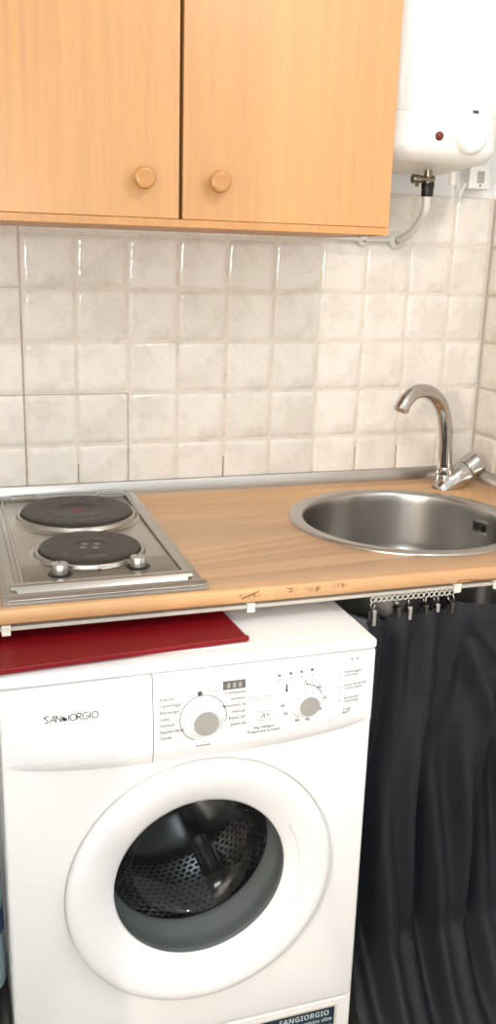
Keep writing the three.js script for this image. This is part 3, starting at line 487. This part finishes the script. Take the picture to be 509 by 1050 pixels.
{
  const t = thing('curtain', 'black-blue cloth curtain hanging by metal clips beside the washing machine', 'curtain', [0, 0, 0]);
  const NX = 170, NY = 110, X0 = 0.634, X1 = 1.19, pos = [], uv = [], idx = [];
  const topY = (x) => { let i = clipX.findIndex((c) => c > x); if (x < clipX[0]) return 0.838; if (i < 0) return 0.842 - 0.05 * Math.sin(clamp((x - 0.794) / 0.396) * Math.PI) * 0.6 + 0.012 * clamp((x - 0.794) / 0.396); const a = clipX[i - 1], b = clipX[i], s = (x - a) / (b - a); return 0.841 - (b - a) * 0.55 * Math.sin(s * Math.PI); };
  for (let j = 0; j <= NY; j++) for (let i = 0; i <= NX; i++) {
    const a = i / NX, v = j / NY, xt = X0 + (X1 - X0) * Math.pow(a, 1.12), y = topY(xt) * (1 - v) + 0.025 * v, dn = 0.84 - y;
    const x = xt - 0.014 * v * (1 - a) + 0.006 * Math.sin(dn * 9 + a * 7) * v;
    const gather = Math.exp(-Math.pow(Math.max(0, xt - 0.80) / 0.05, 2));
    let z = 0.648;
    z += gather * 0.012 * Math.sin((xt - 0.64) / 0.034 * Math.PI * 2 * 0.62 + 1.0) * Math.exp(-dn * 1.4) * sstep(0.0, 0.1, dn + 0.02);
    z += 0.024 * sstep(0.02, 0.35, dn) * Math.sin((xt + 0.05 * dn) / 0.125 * Math.PI * 2 + 0.6 + 1.2 * fbm(xt * 3, dn * 1.6, 5, 2));
    z += 0.012 * sstep(0.1, 0.5, dn) * Math.sin((xt - 0.06 * dn) / 0.055 * Math.PI * 2 + 3 * fbm(xt * 4, dn * 2, 8, 2));
    // folds running down and right from the last clip
    const dx = xt - 0.794; for (const [m, am, w] of [[2.2, 0.020, 0.022], [1.0, 0.018, 0.026], [0.45, 0.014, 0.03]]) { const off = (dx * m - dn) / Math.hypot(m, 1); z += am * Math.exp(-(off * off) / (w * w * (0.3 + dn * 2))) * sstep(0, 0.06, dx) * Math.exp(-Math.max(0, dn - 0.25) * 4); }
    z += 0.006 * (fbm(x * 11, y * 9, 14, 4) - 0.5) + 0.004 * Math.abs(fbm(x * 18 + y * 6, y * 13, 24, 3) - 0.5);
    z += 0.03 * sstep(0.3, 0.8, dn) + 0.17 * Math.pow(sstep(0.80, 1.0, v), 1.3);
    pos.push(x, Math.max(y * (1 - sstep(0.84, 0.97, v)) + 0.008 + 0.008 * fbm(x * 14, v * 20, 3, 2), 0.006), z); uv.push(x, v * 0.95);
  }
  for (let j = 0; j < NY; j++) for (let i = 0; i < NX; i++) { const a = j * (NX + 1) + i; idx.push(a, a + NX + 1, a + 1, a + 1, a + NX + 1, a + NX + 2); }
  const g = new THREE.BufferGeometry(); g.setAttribute('position', new THREE.Float32BufferAttribute(pos, 3)); g.setAttribute('uv', new THREE.Float32BufferAttribute(uv, 2)); g.setIndex(idx); g.computeVertexNormals();
  mesh('cloth', g, clothMat, t);
  const cm = phy({ color: 0xb8b6b2, metalness: 1, roughness: 0.25 });
  const cmDark = phy({ color: 0x5a5550, metalness: 1, roughness: 0.35 });
  clipX.forEach((x, k) => {
    const c = mesh('clip', plain([bx(x - 0.0035, x + 0.0035, [0.823, 0.833, 0.828, 0.835, 0.837, 0.831][k], 0.849, 0.6515, 0.656, 0.0012), bx(x - 0.0035, x + 0.0035, 0.826, 0.849, 0.638, 0.643, 0.0012), bx(x - 0.0045, x + 0.0045, 0.846, 0.853, 0.638, 0.656, 0.002)]), k % 2 ? cmDark : cm, t); 
    const r = new THREE.TorusGeometry(0.0065, 0.0011, 8, 18); r.rotateY(0.5 + k * 0.3); r.translate(x, 0.8595, 0.646); mesh('ring', r, cm, c);
  });
}

// ---------------------------------------------------------------- things at the left edge of the machine
{
  const t = thing('step_stool', 'low white plastic stool beside the washing machine', 'stool', [-0.135, 0, 0.60]);
  const m = std({ color: 0xdcdad2, roughness: 0.5 });
  mesh('seat', bx(-0.11, 0.11, 0.205, 0.235, -0.11, 0.11, 0.01, 3), m, t);
  for (const sx of [-1, 1]) for (const sz of [-1, 1]) { const g = new THREE.CylinderGeometry(0.013, 0.017, 0.21, 14); g.translate(sx * 0.085, 0.105, sz * 0.085); mesh('leg', g, m, t); }
}
{
  const t = thing('detergent_bottle', 'pale blue plastic bottle with navy label left of the washing machine', 'bottle', [-0.048, 0.235, 0.64]);
  mesh('bottle', lathe([[0, 0], [0.038, 0], [0.042, 0.006], [0.042, 0.04], [0.040, 0.09], [0.042, 0.14], [0.042, 0.21], [0.038, 0.24], [0.026, 0.268], [0.017, 0.282], [0.016, 0.292], [0, 0.292]], 40), phy({ color: 0xb9d3de, roughness: 0.25, transmission: 0.35, thickness: 0 }), t);
  mesh('label', lathe([[0.0428, 0.11], [0.0428, 0.155]], 40), std({ color: 0x24466f, roughness: 0.5 }), t);
  mesh('cap', lathe([[0.018, 0.286], [0.0195, 0.290], [0.0195, 0.318], [0.017, 0.322], [0, 0.323]], 28), std({ color: 0xd2d5d2, roughness: 0.45 }), t);
}
{
  const t = thing('drain_hose', 'black drain hose hanging down the left side of the washing machine', 'hose', [0, 0, 0]);
  mesh('hose', tube([[-0.0105, 0.0095, 0.30], [-0.0105, 0.0095, 0.60], [-0.0105, 0.03, 0.715], [-0.0105, 0.12, 0.742], [-0.0105, 0.185, 0.738], [-0.0105, 0.222, 0.715], [-0.0105, 0.19, 0.6], [-0.0105, 0.12, 0.4]], 0.0085, 90, 12), std({ color: 0x222120, roughness: 0.6 }), t);
}

// ---------------------------------------------------------------- lamps out of view
{
  const t = thing('ceiling_lamp', 'round white dome lamp on the kitchen ceiling', 'lamp', [CEIL.x, YC, CEIL.z]);
  mesh('base', lathe([[0, -0.02], [0.15, -0.02], [0.155, -0.012], [0.155, 0]], 48), heaterWhite, t);
  mesh('dome', lathe([[0.148, -0.02], [0.142, -0.045], [0.115, -0.075], [0.06, -0.095], [0, -0.10]], 48), std({ color: 0xffffff, emissive: CEIL.color, emissiveIntensity: 8 }), t);
  const l = new THREE.PointLight(CEIL.color, CEIL.power, 0, 2); l.position.set(0, -0.165, 0); l.castShadow = true; l.shadow.radius = 3; l.name = 'ceiling_light'; t.add(l);
}
{
  const t = thing('hall_lamp', 'floor lamp with a bare warm bulb in the hallway', 'lamp', [HALL.x, HALL.y, HALL.z]);
  mesh('pole', plain([along(lathe([[0.008, 0], [0.008, HALL.y - 0.06]], 14), [0, -HALL.y, 0], [0, 0, 0]), lathe([[0, 0.02], [0.1, 0.018], [0.11, 0.004], [0.11, 0]], 36).translate(0, -HALL.y, 0)]), steelDark, t);
  mesh('bulb', lathe([[0, 0.03], [0.014, 0.026], [0.02, 0.012], [0.02, 0], [0.014, -0.02], [0.009, -0.035], [0.009, -0.06]], 24), std({ color: 0xffffff, emissive: HALL.color, emissiveIntensity: 20 }), t);
  const l = new THREE.PointLight(HALL.color, HALL.power, 0, 2); l.position.set(0, 0.005, 0); l.castShadow = true; l.shadow.radius = 0.7; l.name = 'hall_light'; t.add(l);
}
renderer.render(scene, camera);
